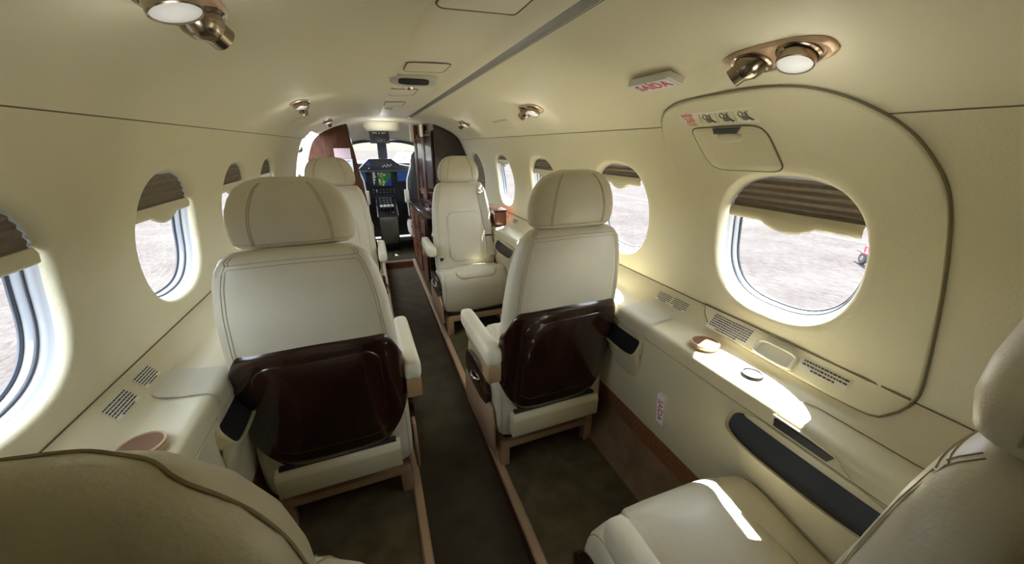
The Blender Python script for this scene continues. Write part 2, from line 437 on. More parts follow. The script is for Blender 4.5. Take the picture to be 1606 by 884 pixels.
# recessed grip and placards on the lower strip of the hatch
def strip_panel(s, y0, y1, z0, z1, o0, o1, name, m, parent):
    return MB().rings([[tuple(on(s, y, z, o)) for y, z in ((y0, z0), (y1, z0), (y1, z1), (y0, z1))] for o in (o0, o1)]).build(name, m, parent)
def print_lines(s, y0, y1, z0, z1, rows, o, parent, fill=.82):
    b = MB()
    for i in range(rows):
        z = z0+(z1-z0)*(i+.5)/rows; h = (z1-z0)/rows*.26; y = min(y0, y1)+.002; e = max(y0, y1)-.002
        if i >= rows-1: a = (e-y)*.22; y += a; e -= a
        while y < e:
            w = random.uniform(.003, .009); w = min(w, e-y)
            b.rings([[tuple(on(s, yy, zz, oo)) for yy, zz in ((y, z-h), (y+w, z-h), (y+w, z+h), (y, z+h))] for oo in (o, o+.0004)])
            y += w+.0016
    return b.build('print', PRINT, parent)
p_ = strip_panel(1, .735, .605, .686, .728, .0064, .0072, 'placard', STICK, hatch); print_lines(1, .733, .607, .726, .688, 7, .0074, p_)
p_ = strip_panel(1, .475, .375, .700, .722, .0064, .0072, 'placard', STICK, hatch); print_lines(1, .473, .377, .721, .701, 3, .0074, p_)
R = []
for k, o in ((1.14, .0066), (1.10, .0125), (1.02, .0140), (.95, .0120), (.91, .0072), (.84, .0069)):
    R.append([tuple(on(1, .533+(y)*k, .7015+z*k, o)) for y, z in sring(0, 0, .047, .0155, 5, 40)])
g = MB().rings(R, (False, True)).build('grip_recess', LEDGEPAD, hatch)

# ------------------------------------------------------------------ floor, aisle trench, rails
AX = .150; AD = -.08; YE = 4.12
fb = MB()
for s in (1, -1):
    prof = [(AX+.016, 0), (.575, 0), (.60, .03), (.622, .13), (.628, .20)]
    fb.grid(lambda p, y: (s*p[0], y, p[1]), prof[:2], lin(Y0, 4.3, 4))
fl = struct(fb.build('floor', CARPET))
fb = MB()
for s in (1, -1):
    fb.grid(lambda p, y: (s*p[0], y, p[1]), [(.575, 0), (.592, .012), (.606, .05), (.620, .12), (.628, .19)], lin(Y0, 4.3, 4))
fb.build('side_carpet', CARPETB, fl)
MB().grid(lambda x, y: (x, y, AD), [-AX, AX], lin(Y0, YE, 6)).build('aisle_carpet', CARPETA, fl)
MB().box((-.62, YE, -.10), (.62, 5.3, -.001)).build('entry_carpet', CARPETA, fl)
b = MB()
for s in (1, -1): b.box((min(s*AX, s*(AX+.014)), Y0, AD-.01), (max(s*AX, s*(AX+.014)), YE, -.004))
b.box((-AX, YE-.012, AD-.01), (AX, YE, -.002))
b.build('aisle_riser', WOODL, fl)
k = 0
for s in (1, -1):
    b = MB()
    R = [[(s*x, y, z) for x, z in ((AX-.004, -.008), (AX-.004, .004), (AX, .009), (AX+.022, .009), (AX+.028, .004), (AX+.028, -.008))] for y in lin(Y0, YE, 3)]
    b.rings(R); k += 1
    r = struct(b.build('trim_%d' % (k+2), BRONZE, sharp=30))
b = MB().box((-AX, YE-.014, -.012), (AX, YE+.006, .005), .002); struct(b.build('trim_5', BRONZE))

for s, nm in ((1, 'right'), (-1, 'left')):
    struct(MB().grid(lambda p, y: (s*p[0], y, p[1]), [(.630, .185), (.624, .19), (.6225, .262), (.630, .268)], lin(Y0, 3.6 if s > 0 else 3.42, 4)).build('baseboard_'+nm, BASEB))

# ------------------------------------------------------------------ side ledges
LP = [(.745, .735), (.728, .712), (.705, .680), (.697, .6675), (.685, .6615), (.660, .6595), (.615, .657), (.602, .654), (.594, .646), (.590, .634), (.5895, .612), (.5895, .609), (.5925, .607), (.5925, .603), (.590, .601), (.598, .45), (.612, .33), (.626, .262)]
def zl(x): return lerp(sorted([(a, b) for a, b in LP if b > .64]), x)[0]
def ledge(s, yend, label):
    led = thing('side_ledge', label, 'ledge')
    MB().grid(lambda p, y: (s*p[0], y, p[1]), LP, lin(Y0, yend, 40)).build('ledge_body', LEDGE, led, sharp=40)
    MB().tube([(s*.7435, y, .7345) for y in lin(Y0, yend, 12)], .0016, 5).build('seam', SEAMC, led)
    MB().tube([(s*.5935, y, .605) for y in lin(Y0, yend, 12)], .0016, 5).build('seam', SEAMC, led)
    return led
def cup(s, y, led):
    M = Matrix.Translation((s*.655, y, .6595))
    c = MB().lathe([(.030, 0), (.037, 0), (.039, .008), (.038, .013), (.034, .0145), (.0335, .0125)], 32, M).build('cup_holder', BRONZE, led)
    MB().lathe([(.033, .0115), (.033, .0125), (.030, .0128)], 32, M).build('lid', mat('cup_lid_brown', (.16, .085, .055), .25, coat=.4), c)
def pad(s, y0, y1, led):
    path = [(.706, zl(.706)+.003), (.695, .6705), (.66, .6625), (.615, .660), (.600, .6555), (.5905, .646), (.5865, .634), (.586, .613)]
    b = MB()
    b.rings([[(s*x, y, z) for x, z in path] for y in (y0, y0+.003, y1-.003, y1)], closed=False)
    b.rings([[(s*x, y, z-.004) for x, z in path] for y in (y0, y1)], closed=False)
    o = b.build('ledge_pad', LEDGEPAD, led)
    return o
def pocket(s, yc, hl, led, bulge=.042):
    """bulging arm tray with a black liner"""
    def pl(u, v, off=0.):   # u along y, v -1 (low, inboard) .. 1 (high, on the wall)
        x = .574+.018*v; z = .568+.034*v
        return (s*(x-off*.9), yc+u, z+off*.4)
    out = [(p[0], p[1]) for p in sring(0, 0, hl, 1.0, 3.4, 56)]
    rim = MB()
    rim.rings([[pl(u*k, v*k2, o) for u, v in out] for k, k2, o in ((1.045, 1.14, -.028), (1.045, 1.13, -.004), (1.03, 1.08, .005), (1.012, 1.03, .006), (1.0, 1.0, .001), (.99, .985, -.006))], (False, False))
    low = [(u, v) for u, v in out if v < .25]
    low.sort(key=lambda q: math.atan2(-q[1]+.3, q[0]))
    rr = []
    for f in lin(0, 1, 7):
        r = []
        for u, v in low:
            p = Vector(pl(u*1.045, v*1.12, -.004)); zz = p.z-.13*f; sh = 1-.25*f
            xx = abs(p.x)+( (.61-abs(p.x))*(f**.8) )
            r.append((s*xx, yc+(p.y-yc)*sh, zz))
        rr.append(r)
    rim.rings(rr, closed=False)
    o = rim.build('storage_pocket', LEDGE, led, sharp=50)
    MB().rings([[pl(u*k, v*k, o_) for u, v in out] for k, o_ in ((.995, -.004), (.9, -.007), (.5, -.008), (.1, -.008))], (False, True)).build('liner', BLACK, o)
    return o
ledR = ledge(1, 3.6, 'cream side ledge under the right windows with a sunlit top')
ledL = ledge(-1, 3.42, 'cream side ledge under the left windows in shade')
for s, led in ((1, ledR), (-1, ledL)):
    cup(s, .685 if s > 0 else .755, led)
    pad(s, .85 if s > 0 else .92, 1.00 if s > 0 else 1.045, led)
    pad(s, 1.86, 2.02, led)
    pocket(s, .345, .165, led)
    pocket(s, .950, .088, led)
    pocket(s, 2.22, .17, led)
MB().lathe([(.019, 0), (.021, .001), (.021, .003), (.018, .0035), (.003, .003), (.003, .004)], 28, Matrix.Translation((.650, .532, .6597))).build('light_button', mat('button_blue_white', (.42, .52, .62), .3), ledR)
MB().tube([(.650+.0220*math.cos(a), .532+.0220*math.sin(a), .6632) for a in lin(0, 2*PI, 28)[:-1]], .0030, 6, closed=True).build('button_ring', mat('ring_grey', (.012, .012, .013), .5), ledR)
# table leaf lid and slot by the rear right seat
b = MB(); path = [(.664, .6615), (.63, .6595), (.612, .6575), (.598, .6545), (.589, .645), (.5865, .634)]
b.rings([[(x, y, z) for x, z in path] for y in (.418, .40, .1, -.25)], closed=False)
lid = b.build('table_lid', LEDGE, ledR)
MB().tube([(.588, .420, .645), (.600, .421, .657), (.64, .418, .6625), (.656, .410, .664), (.665, .385, .664), (.665, -.25, .664)], .0012, 5).build('seam', SEAMC, lid)
MB().prism([(.420, .636), (.30, .636), (.310, .617), (.418, .617)], .583, .592, 'X').build('table_slot', BLACKP, ledR)
MB().tube([(.587, .425, .640), (.586, .36, .640), (.585, .30, .637), (.585, .285, .622), (.587, .27, .612)], .0022, 5).build('slot_edge', LEDGE, ledR)
for s, led, lst in ((1, ledR, [(.965, .900, .690, .715, 5), (.895, .828, .690, .717, 5), (2.62, 2.54, .69, .715, 4), (2.44, 2.36, .69, .715, 4)]), (-1, ledL, [(.995, .930, .692, .718, 6), (.90, .82, .690, .718, 6), (1.85, 1.75, .69, .718, 5)])):
    for y0, y1, z0, z1, n in lst:
        p_ = strip_panel(s, y0, y1, z0, z1, .0006, .0016, 'placard', STICK, led); print_lines(s, y0, y1, z1, z0, n, .0018, p_)

# exit sign low on the right side panel
def sign(label, M, hw, hh, txt, ts, vertical=False):
    t = thing('exit_sign', label, 'exit sign', M=M)
    MB().rings([[(x*k, y*k, z) for x, y in rr_path(0, 0, hw, hh, .003, 2)] for k, z in ((1.0, 0), (1.0, .013), (.96, .0155))]).build('sign_box', WHITEP, t, sharp=30)
    f = MB().box((-hw*.9, -hh*.86, .0150), (hw*.9, hh*.86, .0162)).build('sign_face', WHITEPAPER, t)
    b = MB()
    if vertical:
        text_mb(txt, ts, b, Matrix.Translation((0, 0, .0165)) @ Matrix.Rotation(PI, 4, 'Z'))
    else: text_mb(txt, ts, b, Matrix.Translation((0, 0, .0165)))
    b.build('lettering', RED, f)
M = frame((.604, .742, .41), (0, 0, 1), (-1, 0, -.09))
sign('white vertical sign with red letters low on the right side panel', M, .056, .016, 'SAÍDA', .029, True)
M = frame(on(1, .825, 1.352, .002), (0, -1, 0), nrm(1.352, 1)+Vector((0, 0, -.5)))
sign('white ceiling sign with red SAÍDA lettering above the exit hatch', M, .072, .024, 'SAÍDA', .040)

# ------------------------------------------------------------------ reading lights
def reading_light(s, y, z, label, spin=1, k=1.0, tilt=(.75, .1)):
    M = frame(on(s, y, z, 0), (0, 1, 0), nrm(z, s)) @ Matrix.Diagonal((k, k, k, 1))
    t = thing('reading_light', label, 'reading light', group='bronze reading lights along the ceiling', M=M)
    R = []
    for kk, zz in ((1, -.001), (1, .003), (.94, .007), (.86, .006), (.84, .004)):
        R.append([(x*kk, yy*(kk-.05 if kk < 1 else 1), zz) for x, yy in sring(0, 0, .098, .040, 2.6, 44)])
    MB().rings(R, (False, True)).build('bezel', BRONZE, t)
    A = Matrix.Translation((.042*spin, 0, .004))
    MB().lathe([(.034, 0), (.034, .003), (.030, .005), (.026, .002)], 28, A).build('socket_ring', BRONZED, t)
    B = A @ Matrix.Rotation(tilt[0]*spin, 4, 'Y') @ Matrix.Rotation(tilt[1], 4, 'X')
    MB().lathe([(.010, -.02), (.024, -.012), (.028, 0), (.027, .012), (.0205, .022), (.0195, .025), (.0185, .026), (.0180, .040), (.016, .0405), (.0145, .038), (.013, .028)], 28, B).build('air_nozzle', BRONZED, t, sharp=30)
    A2 = Matrix.Translation((-.042*spin, 0, .004))
    MB().lathe([(.035, 0), (.035, .003), (.031, .005), (.027, .002)], 28, A2).build('socket_ring', BRONZED, t)
    B2 = A2 @ Matrix.Rotation(-.12*spin, 4, 'Y')
    l = MB().lathe([(.020, -.01), (.027, 0), (.027, .006), (.029, .008), (.029, .021), (.027, .022), (.0265, .019)], 28, B2).build('lamp', BRONZED, t, sharp=30)
    MB().lathe([(.0262, .0185), (.0262, .020), (.018, .0210), (.005, .0215)], 28, B2).build('lens', LENS, l)
    lamp = bpy.data.lights.new('reading_fill', 'POINT'); lamp.energy = FILL_W; lamp.shadow_soft_size = .02; lamp.color = (1, .97, .90)  # fill light added at each fixture to brighten ceiling and cabin
    lo = bpy.data.objects.new('fill_light', lamp); COL.objects.link(lo); lo.parent = l; lo.matrix_local = B2 @ Matrix.Translation((0, 0, .075))
    return t
FILL_W = .15
reading_light(1, .535, 1.347, 'bronze air nozzle and reading lamp above the exit hatch', k=.98)
reading_light(1, 1.62, 1.348, 'bronze nozzle and lamp pair on the right ceiling, second from the camera')
reading_light(1, 2.80, 1.352, 'small bronze lamp pair on the right ceiling, just above the wood galley')
reading_light(-1, .715, 1.382, 'large bronze nozzle and lamp cut by the top edge of the photo', k=1.08, tilt=(.8, -.35))
reading_light(-1, 1.97, 1.372, 'bronze nozzle and lamp pair on the left ceiling with dark open nozzle', tilt=(-.2, .25))
reading_light(-1, 3.22, 1.372, 'small bronze lamp pair at the forward end of the left ceiling')
# oxygen mask panels
for s, y, z, l, m in ((1, 2.17, 1.313, 'white oxygen mask flap hanging ajar on the right ceiling', WHITEP), (-1, 2.58, 1.335, 'rose tinted mask flap on the left ceiling behind the reading lamps', MASKP)):
    t = thing('oxygen_mask_panel', l, 'mask panel', M=frame(on(s, y, z, .001), (0, 1, 0), nrm(z, s)))
    MB().rings([[(x*k, yy*k, zz) for x, yy in rr_path(0, 0, .125, .040, .012)] for k, zz in ((1, 0), (1, .002), (.98, .003))]).build('frame_plate', LININGC, t)
    sg = 1 if s > 0 else -1
    MB().prism([(-.11, .0), (.11, .0), (.10, .026), (.02, .034), (-.10, .026)], -.0015, .0015, 'Z', M=Matrix.Translation((0, -sg*.034, .003)) @ Matrix.Rotation(-sg*.5, 4, 'X') @ Matrix.Diagonal((1, sg, 1, 1))).build('flap', m, t)

# ------------------------------------------------------------------ seats
SN = 3.0
BACK = [(.20, .180, .050, .120), (.26, .200, .060, .116), (.36, .212, .066, .104), (.48, .216, .068, .085), (.60, .214, .067, .065), (.72, .208, .063, .044), (.82, .198, .058, .028),
        (.89, .184, .052, .017), (.93, .170, .046, .011), (.953, .154, .038, .008), (.966, .130, .026, .006), (.970, .10, .012, .006)]
BD = [tuple(p) for p in [(v[0], v[1], v[2], v[3]) for v in BACK]]
LEAN = 1.
def bsec(z):
    a, b, c = lerp(BD, z); return a, b, c*LEAN
def BS(th, z, off=0.):
    hw, hd, cy = bsec(z)
    return ((hw+off)*sgnp(math.cos(th), 2/SN), cy+(hd+off)*sgnp(math.sin(th), 2/SN), z)
def BSx(f, z, side, off=0.):
    f = max(-.999, min(.999, f)); c = sgnp(f, SN/2); th = math.acos(c)
    return BS(th if side > 0 else -th, z, off)
HEAD = [(-.002, .090, .018, .0), (.003, .122, .034, 0), (.012, .136, .044, 0), (.035, .141, .050, 0), (.065, .140, .052, -.002), (.095, .134, .049, -.003), (.122, .122, .043, -.004), (.144, .105, .034, -.005), (.159, .080, .022, -.006), (.167, .048, .010, -.006)]
HN = 2.7
def HS(th, z, off=0.):
    hw, hd, cy = lerp(HEAD, z)
    return ((hw+off)*sgnp(math.cos(th), 2/HN), cy+(hd+off)*sgnp(math.sin(th), 2/HN), z)
def HSx(f, z, side, off=0.):
    f = max(-.999, min(.999, f)); th = math.acos(sgnp(f, HN/2)); return HS(th if side > 0 else -th, z, off)
def cushion_profile(cf):
    """closed (y,z) outline from the rear bottom round the top to the front bottom"""
    P = [(.066, .175), (.056, .24), (.060, .33), (.075, .385), (.12, .405), (.20, .418), (cf-.14, .436), (cf-.08, .446), (cf-.042, .440), (cf-.012, .412), (cf+.004, .36), (cf+.002, .30), (cf-.01, .22), (cf-.03, .165), (cf-.06, .150), (.23, .148), (.09, .150)]
    return [(p[0], p[1]) for p in catmull([(a, b, 0) for a, b in P], 4, True)]
def make_seat(label, loc, rz, inb, cf=.50, head_dz=0., head_dy=0., belt=False, arm=(.03, .40), base=(.12, .46), aft=False, lean=1.):
    global LEAN
    LEAN = lean
    t = thing('cabin_seat', label, 'seat', loc, rz, 'cream leather cabin seats')
    th = [2*PI*i/64 for i in range(64)]
    # base frame
    b = MB(); yr, yf = base
    for sx in (-1, 1): b.box((sx*.19-.018, yr-.03, .085), (sx*.19+.018, yf+.02, .122), .006)
    b.box((-.19, yr-.034, .087), (.19, yr+.004, .118), .008); b.box((-.19, yf-.014, .097), (.19, yf+.022, .132), .006)
    MB().box((-.185, yr-.006, .10), (.185, yf, .185), .004).build('seat_pan', BLACKP, t)
    b.build('base_frame', BRONZE, t, sharp=30)
    for sx in (-1, 1):
        for yy, d in ((yr, -1), (yf, 1)):
            b = MB().prism([(yy-d*.055, .090), (yy+d*.030, .105), (yy+d*.028, .0), (yy-d*.010, .0), (yy-d*.016, .05)], sx*.19-.019, sx*.19+.019, 'X', .004)
            b.build('leg', BRONZE, t, sharp=30)
    # cushion
    pr = cushion_profile(cf); yc = cf*.5+.03; zc = .30; R = []
    xs = [(-.226, .055), (-.225, .030), (-.218, .014), (-.202, .004), (-.17, 0)]
    xs = xs+[(x, 0) for x in (-.1, 0, .1)]+[(-x, d) for x, d in reversed(xs)]
    def inset(y, z, d):
        hy = cf*.5-.02; hz = .15
        crown = 0.
        return yc+(y-yc)*(1-d/hy), zc+(z-zc)*(1-d/hz)
    for x, d in xs:
        R.append([(x, *inset(y, z, d+.010*(x/.226)**2)) for y, z in pr])
    cu = MB().rings(R).build('seat_cushion', LEATHER, t, sharp=70)
    n = len(pr)
    top = [(y, z) for y, z in pr if (z > .40 and y > .14) or (y > cf-.02 and z > .385)]
    top.sort(key=lambda p: math.atan2(p[1]-.25, -(p[0]-cf*.6)))
    cum = [0.]
    for a, q in zip(top, top[1:]): cum.append(cum[-1]+math.hypot(a[0]-q[0], a[1]-q[1]))
    L = cum[-1]
    def TP(s_, x, off):
        s_ = max(0, min(L-1e-6, s_)); i = max(j for j in range(len(cum)) if cum[j] <= s_); i = min(i, len(top)-2)
        f = (s_-cum[i])/(cum[i+1]-cum[i]); y = top[i][0]+(top[i+1][0]-top[i][0])*f; z = top[i][1]+(top[i+1][1]-top[i][1])*f
        tn = Vector((top[i+1][0]-top[i][0], top[i+1][1]-top[i][1])).normalized()
        y, z = inset(y, z, .010*(x/.226)**2)
        return (x, y-tn.y*off, z+tn.x*off)
    dom = rr_path(L*.5, 0, L*.47, .135, .05, 8)
    MB().rings([[TP(L*.5+(a-L*.5)*k, c*k, o) for a, c in dom] for k, o in ((1.0, .0002), (.985, .0045), (.95, .0065), (.8, .007), (.6, .007), (.4, .007), (.2, .007), (.05, .007))], (False, True)).build('center_panel', LEATHER, cu, sharp=70)
    bs = MB(); bs.tube([TP(a, c, .0008) for a, c in rr_path(L*.5, 0, L*.478, .138, .05, 8)], .0010, 4, closed=True)
    for x in (-.213, .213): bs.tube([(x*.985, *inset(y, z, .0172)) for y, z in pr if z > .16], .0014, 4)
    bs.build('stitching', STITCH, cu)
    # backrest
    zs = [.20, .23, .26, .31, .36, .42, .48, .54, .60, .66, .72, .77, .82, .86, .89, .912, .93, .943, .953, .960, .966, .970]
    bk = MB().rings([[BS(a, z) for a in th] for z in zs]).build('backrest', LEATHER, t, sharp=75)
    dom = rr_path(0, .61, .118, .165, .05, 8)
    MB().rings([[BSx(x*k/bsec(.61+(z-.61)*k)[0], .61+(z-.61)*k, 1, o) for x, z in dom] for k, o in ((1, .0002), (.985, .0035), (.95, .005), (.8, .0055), (.6, .0055), (.4, .0055), (.2, .0055), (.05, .0055))], (False, True)).build('center_panel', LEATHER, bk, sharp=70)
    bs = MB()
    bs.tube([BSx(x/bsec(z)[0], z, 1, .001) for x, z in rr_path(0, .61, .120, .167, .05, 8)], .0010, 4, closed=True)
    for side in (-1, 1):
        for d in (0, .010):
            zb = .68 if side < 0 else .47
            for sx in (-1, 1):
                bs.tube([BSx(sx*(.87-d*4.0), z, side, .0006) for z in lin(zb, .944-d, 14)], .0009, 4)
            bs.tube([BSx(f, .944-d+.006*(1-f*f), side, .0006) for f in lin(-.87+d*4.0, .87-d*4.0, 20)], .0009, 4)
        for sx in (-1, 1):
            for d in (0, .05): bs.tube([BSx(sx*(.87-d+.08*u), .944+.018*u, side, .0006) for u in lin(0, 1, 5)], .0009, 4)
    bs.build('stitching', STITCH, bk)
    # glossy wood shell on the rear face
    def ztop(f): return .708-.012*f*f-(.085*((abs(f)-.80)/.20)**2.2 if abs(f) > .80 else 0)
    def zbot(f): return .284+(.13*((abs(f)-.58)/.42)**2 if abs(f) > .58 else 0)
    fs = [math.cos(a)**1 for a in lin(PI*.985, PI*.015, 60)]
    R = []
    for v, o in ((-.012, .0005), (0, .005), (.008, .0085)): R.append([BSx(f, zbot(f)+v, -1, o) for f in fs])
    for v in lin(.06, .94, 16): R.append([BSx(f, zbot(f)+(ztop(f)-zbot(f))*v, -1, .0095) for f in fs])
    for v, o in ((-.008, .0085), (0, .005), (.006, .0005)): R.append([BSx(f, ztop(f)+v, -1, o) for f in fs])
    sh = MB().rings(R, closed=False).build('back_shell', WOOD, t, sharp=60)
    R = []
    dom = rr_path(0, .505, .152, .165, .05, 8)
    MB().rings([[BSx(x*k/bsec(.505+(z-.505)*k)[0], .505+(z-.505)*k, -1, o) for x, z in dom] for k, o in ((1, .0094), (.985, .0122), (.965, .0130), (.7, .0130), (.4, .0130), (.1, .0130))], (False, True)).build('inset_panel', WOOD, sh, sharp=60)
    # lower rear trim panel
    b = MB().prism([(.036, .280), (.08, .280), (.08, .19), (.040, .184), (.030, .190), (.026, .262)], -.182, .182, 'X', .004)
    b.build('rear_panel', LEDGE, t, sharp=30)
    MB().box((-.17, .046, .275), (.17, .09, .290), .003).build('rear_gap', BLACKP, t)
    # headrest
    hz = .967+head_dz; Mh = Matrix.Translation((0, .002+head_dy, hz))
    hd = MB().rings([[HS(a, z) for a in th] for z in [-.002, .0005, .003, .007, .012, .022, .035, .050, .065, .080, .095, .109, .122, .134, .144, .152, .159, .164, .167]], M=Mh).build('headrest', LEATHER, t, sharp=75)
    bs = MB()
    for side in (-1, 1):
        for sx in (-1, 1):
            for d in (0, .035): bs.tube([HSx(sx*(.64-d-.05*u), .014+.142*u, side, .0006) for u in lin(0, 1, 14)], .0009, 4, M=Mh)
        bs.tube([HSx(f, .016, side, .0006) for f in lin(-.95, .95, 24)], .0009, 4, M=Mh)
    if aft:
        bs = MB()
        left = [HS(PI, z, .0006) for z in lin(.02, .144, 10)]+[HSx(f, z, 1, .0008) for f, z in ((-.985, .150), (-.95, .155), (-.88, .159), (-.78, .1625), (-.66, .1645))]
        bs.tube(catmull(left+[HSx(f, .1655, 1, .0008) for f in lin(-.52, .52, 14)]+[(-p[0], p[1], p[2]) for p in reversed(left)], 4), .0010, 5, M=Mh)
    else:
      for sx in (-1, 1): bs.tube([HSx(sx*(.93 if u < .75 else .93-.35*((u-.75)/.25)**2), .012+.150*u, 1, .0006) for u in lin(0, 1, 18)], .0014, 4, M=Mh)
    bs.build('stitching', STITCH, hd)
    MB().box((-.06, .004+head_dy, .925), (.06, .016+head_dy, .985+head_dz), .003).build('headrest_post', BLACKP, t)
    # inboard armrest
    y0, y1 = arm; xa = inb*(.205 if aft else .246); az = -.045 if aft else 0.; R = []
    for yy, k in ((y0, .55), (y0+.006, .88), (y0+.02, 1), (y0+.1, 1), ((y0+y1)/2, 1), (y1-.05, 1), (y1-.02, .96), (y1-.006, .82), (y1, .5)):
        R.append([(xa+x*k, yy, .540+az+z*k) for x, z in sring(0, 0, .027, .036, 3.6, 28)])
    ar = MB().rings(R).build('armrest', LEATHER_ARM, t, sharp=70)
    b = MB().prism([(y0+.004, .512+az), (y1-.06, .512+az), (y1-.08, .490+az), (y0+.09, .480+az), (y0+.075, .440+az), (y0+.010, .440+az)], xa-.023, xa+.023, 'X', .004)
    b.build('armrest_support', TAN, t, sharp=30)
    # inboard skirt, wood inlay and lever
    xs_ = inb*.243
    MB().prism([(yr-.04, .20), (yr-.02, .285), (yf-.05, .285), (yf+.01, .22), (yf+.02, .10), (yf-.02, .075), (yr+.02, .075), (yr-.03, .10)], min(xs_, xs_-inb*.012), max(xs_, xs_-inb*.012), 'X', .004).build('side_skirt', BRONZE, t, sharp=30)
    MB().rings([[(xs_+inb*o, (yr+yf)*.5+y*k, .315+z*k) for y, z in sring(0, 0, .155, .068, 2.8, 36)] for k, o in ((1, -.014), (1, .000), (.94, .003))]).build('side_panel', WOOD, t)
    MB().tube([(xs_+inb*(.004+.012*math.sin(PI*u)), (yr+yf)*.5-.06+.11*u, .325-.02*u) for u in lin(0, 1, 9)], .006, 8).build('recline_lever', CHROME, t)
    if belt:
        b = MB(); sx = -inb*.125; path = []
        for z in lin(.90, .50, 20):
            x = sx-inb*.045*(.90-z)/.4; p = BSx(x/bsec(z)[0], z, 1, .012); path.append(p)
        path.append((sx-inb*.05, path[-1][1]+.02, .46))
        w = .023
        b.rings([[(p[0]+dx, p[1]+dy, p[2]) for dx, dy in ((-w, 0), (w, 0), (w, -.002), (-w, -.002))] for p in path])
        sb_ = b.build('shoulder_belt', BELT, t)
        p = path[0]
        MB().box((p[0]-.026, p[1]-.008, p[2]-.012), (p[0]+.026, p[1]+.010, p[2]+.012), .005).build('buckle', CHROME, sb_)
        MB().prism([(p[0]-.014, p[2]+.01), (p[0]+.014, p[2]+.01), (p[0]+.022, p[2]+.045), (p[0]-.022, p[2]+.045)], p[1]-.004, p[1]+.004, 'Y', .002).build('belt_guide', CHROME, sb_)
        q = path[14]; MB().box((q[0]-.025, q[1]-.002, q[2]-.006), (q[0]+.025, q[1]+.004, q[2]+.006), .002).build('belt_slider', BLACKP, sb_)
        MB().rings([[(p[0]+x, p[1]+o-.001, p[2]-.035+z) for x, z in rr_path(0, 0, .008, .012, .002, 2)] for o in (0, .0022)]).build('belt_label', DARKG, sb_)
        MB().rings([[(inb*.16+x, .125+y, .452+z) for x, y in sring(0, 0, .030, .018, 3, 20)] for z in (0, .022)]).build('lap_buckle', BLACKP, t)
    return t
make_seat('cream seat with dark wood shell back, between the left wall and the aisle rail', (-.382, .99, 0), .03, 1, head_dy=.06, head_dz=-.004)
make_seat('cream seat with dark wood shell back, across the aisle beside the wall exit sign', (.372, .985, 0), .03, -1, head_dy=.012)
make_seat('cream seat facing the camera, with a shoulder belt, in front of the galley', (.380, 2.60, 0), PI+.02, 1, cf=.40, belt=True, arm=(-.12, .22), base=(.02, .36))
make_seat('cream seat mostly hidden behind the left wood-backed seat, below the wood partition', (-.420, 2.60, 0), PI, -1, cf=.40, arm=(-.12, .22), base=(.02, .36))
make_seat('nearest cream seat at bottom right with sunlit cushion, back at the photo edge', (.382, .066, 0), 0, -1, cf=.435, head_dz=.0, head_dy=.004, lean=.35, arm=(-.01, .355), base=(.12, .42), aft=True)
make_seat('nearest cream seat at bottom left, only its headrest top and armrest showing', (-.385, .16, 0), 0, 1, cf=.37, head_dz=-.042, arm=(-.07, .29), base=(.0, .32), aft=True)

# ------------------------------------------------------------------ galley on the right, side box, partition on the left
gc = thing('galley_cabinet', 'tall dark mahogany galley cabinet at the forward right, beside the cockpit opening', 'cabinet', (.4, 3.9, 0))
Mg = Matrix.Translation((-.4, -3.9, 0))
arch = [(x-.004, z) for z, x in DENSE if z > .735]
poly = [(.44, .66)]+[(.745, .66)]+[(x, z) for x, z in arch if x > .30]+[(.44, 1.405)]
poly = [(.40, .66), (.74, .66)]+[(x, z) for x, z in arch if x > .41]+[(.40, 1.385)]
MB().prism(poly, 3.66, 3.70, 'Y', M=Mg).build('aft_panel', WOOD, gc)
A = Vector((.400, 3.66, 0)); B_ = Vector((.300, 4.23, 0)); D = (B_-A)
def face(u, z, off=0.):
    n = Vector((-D.y, D.x, 0)).normalized(); p = A+D*u+n*off; return (p.x-.4, p.y-3.9, z)
def fbox(u0, u1, z0, z1, o0, o1, name, m, par):
    return MB().rings([[face(u, z, o) for u, z in ((u0, z0), (u1, z0), (u1, z1), (u0, z1))] for o in (o0, o1)]).build(name, m, par)
fbox(0, 1, .66, 1.395, -.02, 0, 'inboard_panel', WOOD, gc)
for u0, u1, z0, z1 in ((.05, .45, .72, 1.33), (.52, .93, .72, 1.30)):
    d = fbox(u0, u1, z0, z1, 0, .012, 'cabinet_door', WOOD, gc)
    for (a, c, e, f) in ((u0+.03, u1-.03, z0+.03, z0+.045), (u0+.03, u1-.03, z1-.045, z1-.03), (u0+.03, u0+.05, z0+.03, z1-.03), (u1-.05, u1-.03, z0+.03, z1-.03)):
        fbox(a, c, e, f, .012, .018, 'moulding', WOODL, d)
fbox(.10, .38, .80, 1.22, .012, .016, 'glass_panel', mat('smoked_glass', (.09, .075, .065), .12, coat=.5), gc)
fbox(.44, .53, .68, 1.38, .0, .022, 'pilaster', WOODL, gc)
fbox(.40, .55, 1.28, 1.39, .02, .03, 'cream_cap', LEDGE, gc)
fbox(.93, 1.0, .62, 1.395, .0, .02, 'end_post', WOODL, gc)
fbox(.97, 1.03, 1.24, 1.40, .01, .05, 'cream_cap', LEDGE, gc)
MB().prism([(.205, 3.08), (.585, 3.08), (.585, 4.24), (.185, 4.24)], 0.002, .625, 'Z', M=Mg).build('lower_cabinet', WOOD, gc)
MB().prism([(.192, 3.06), (.60, 3.06), (.60, 3.66), (.575, 4.25), (.170, 4.25)], .625, .648, 'Z', .006, M=Mg).build('countertop', WOOD, gc)
t = thing('side_cabinet', 'small rounded mahogany box on the right ledge beside the belted seat', 'cabinet', (.645, 2.62, .660))
MB().box((-.045, -.14, .002), (.045, .16, .105), .014, 3).build('body', WOODL, t); MB().box((-.048, -.143, .103), (.046, .163, .115), .004).build('top_board', WOOD, t)
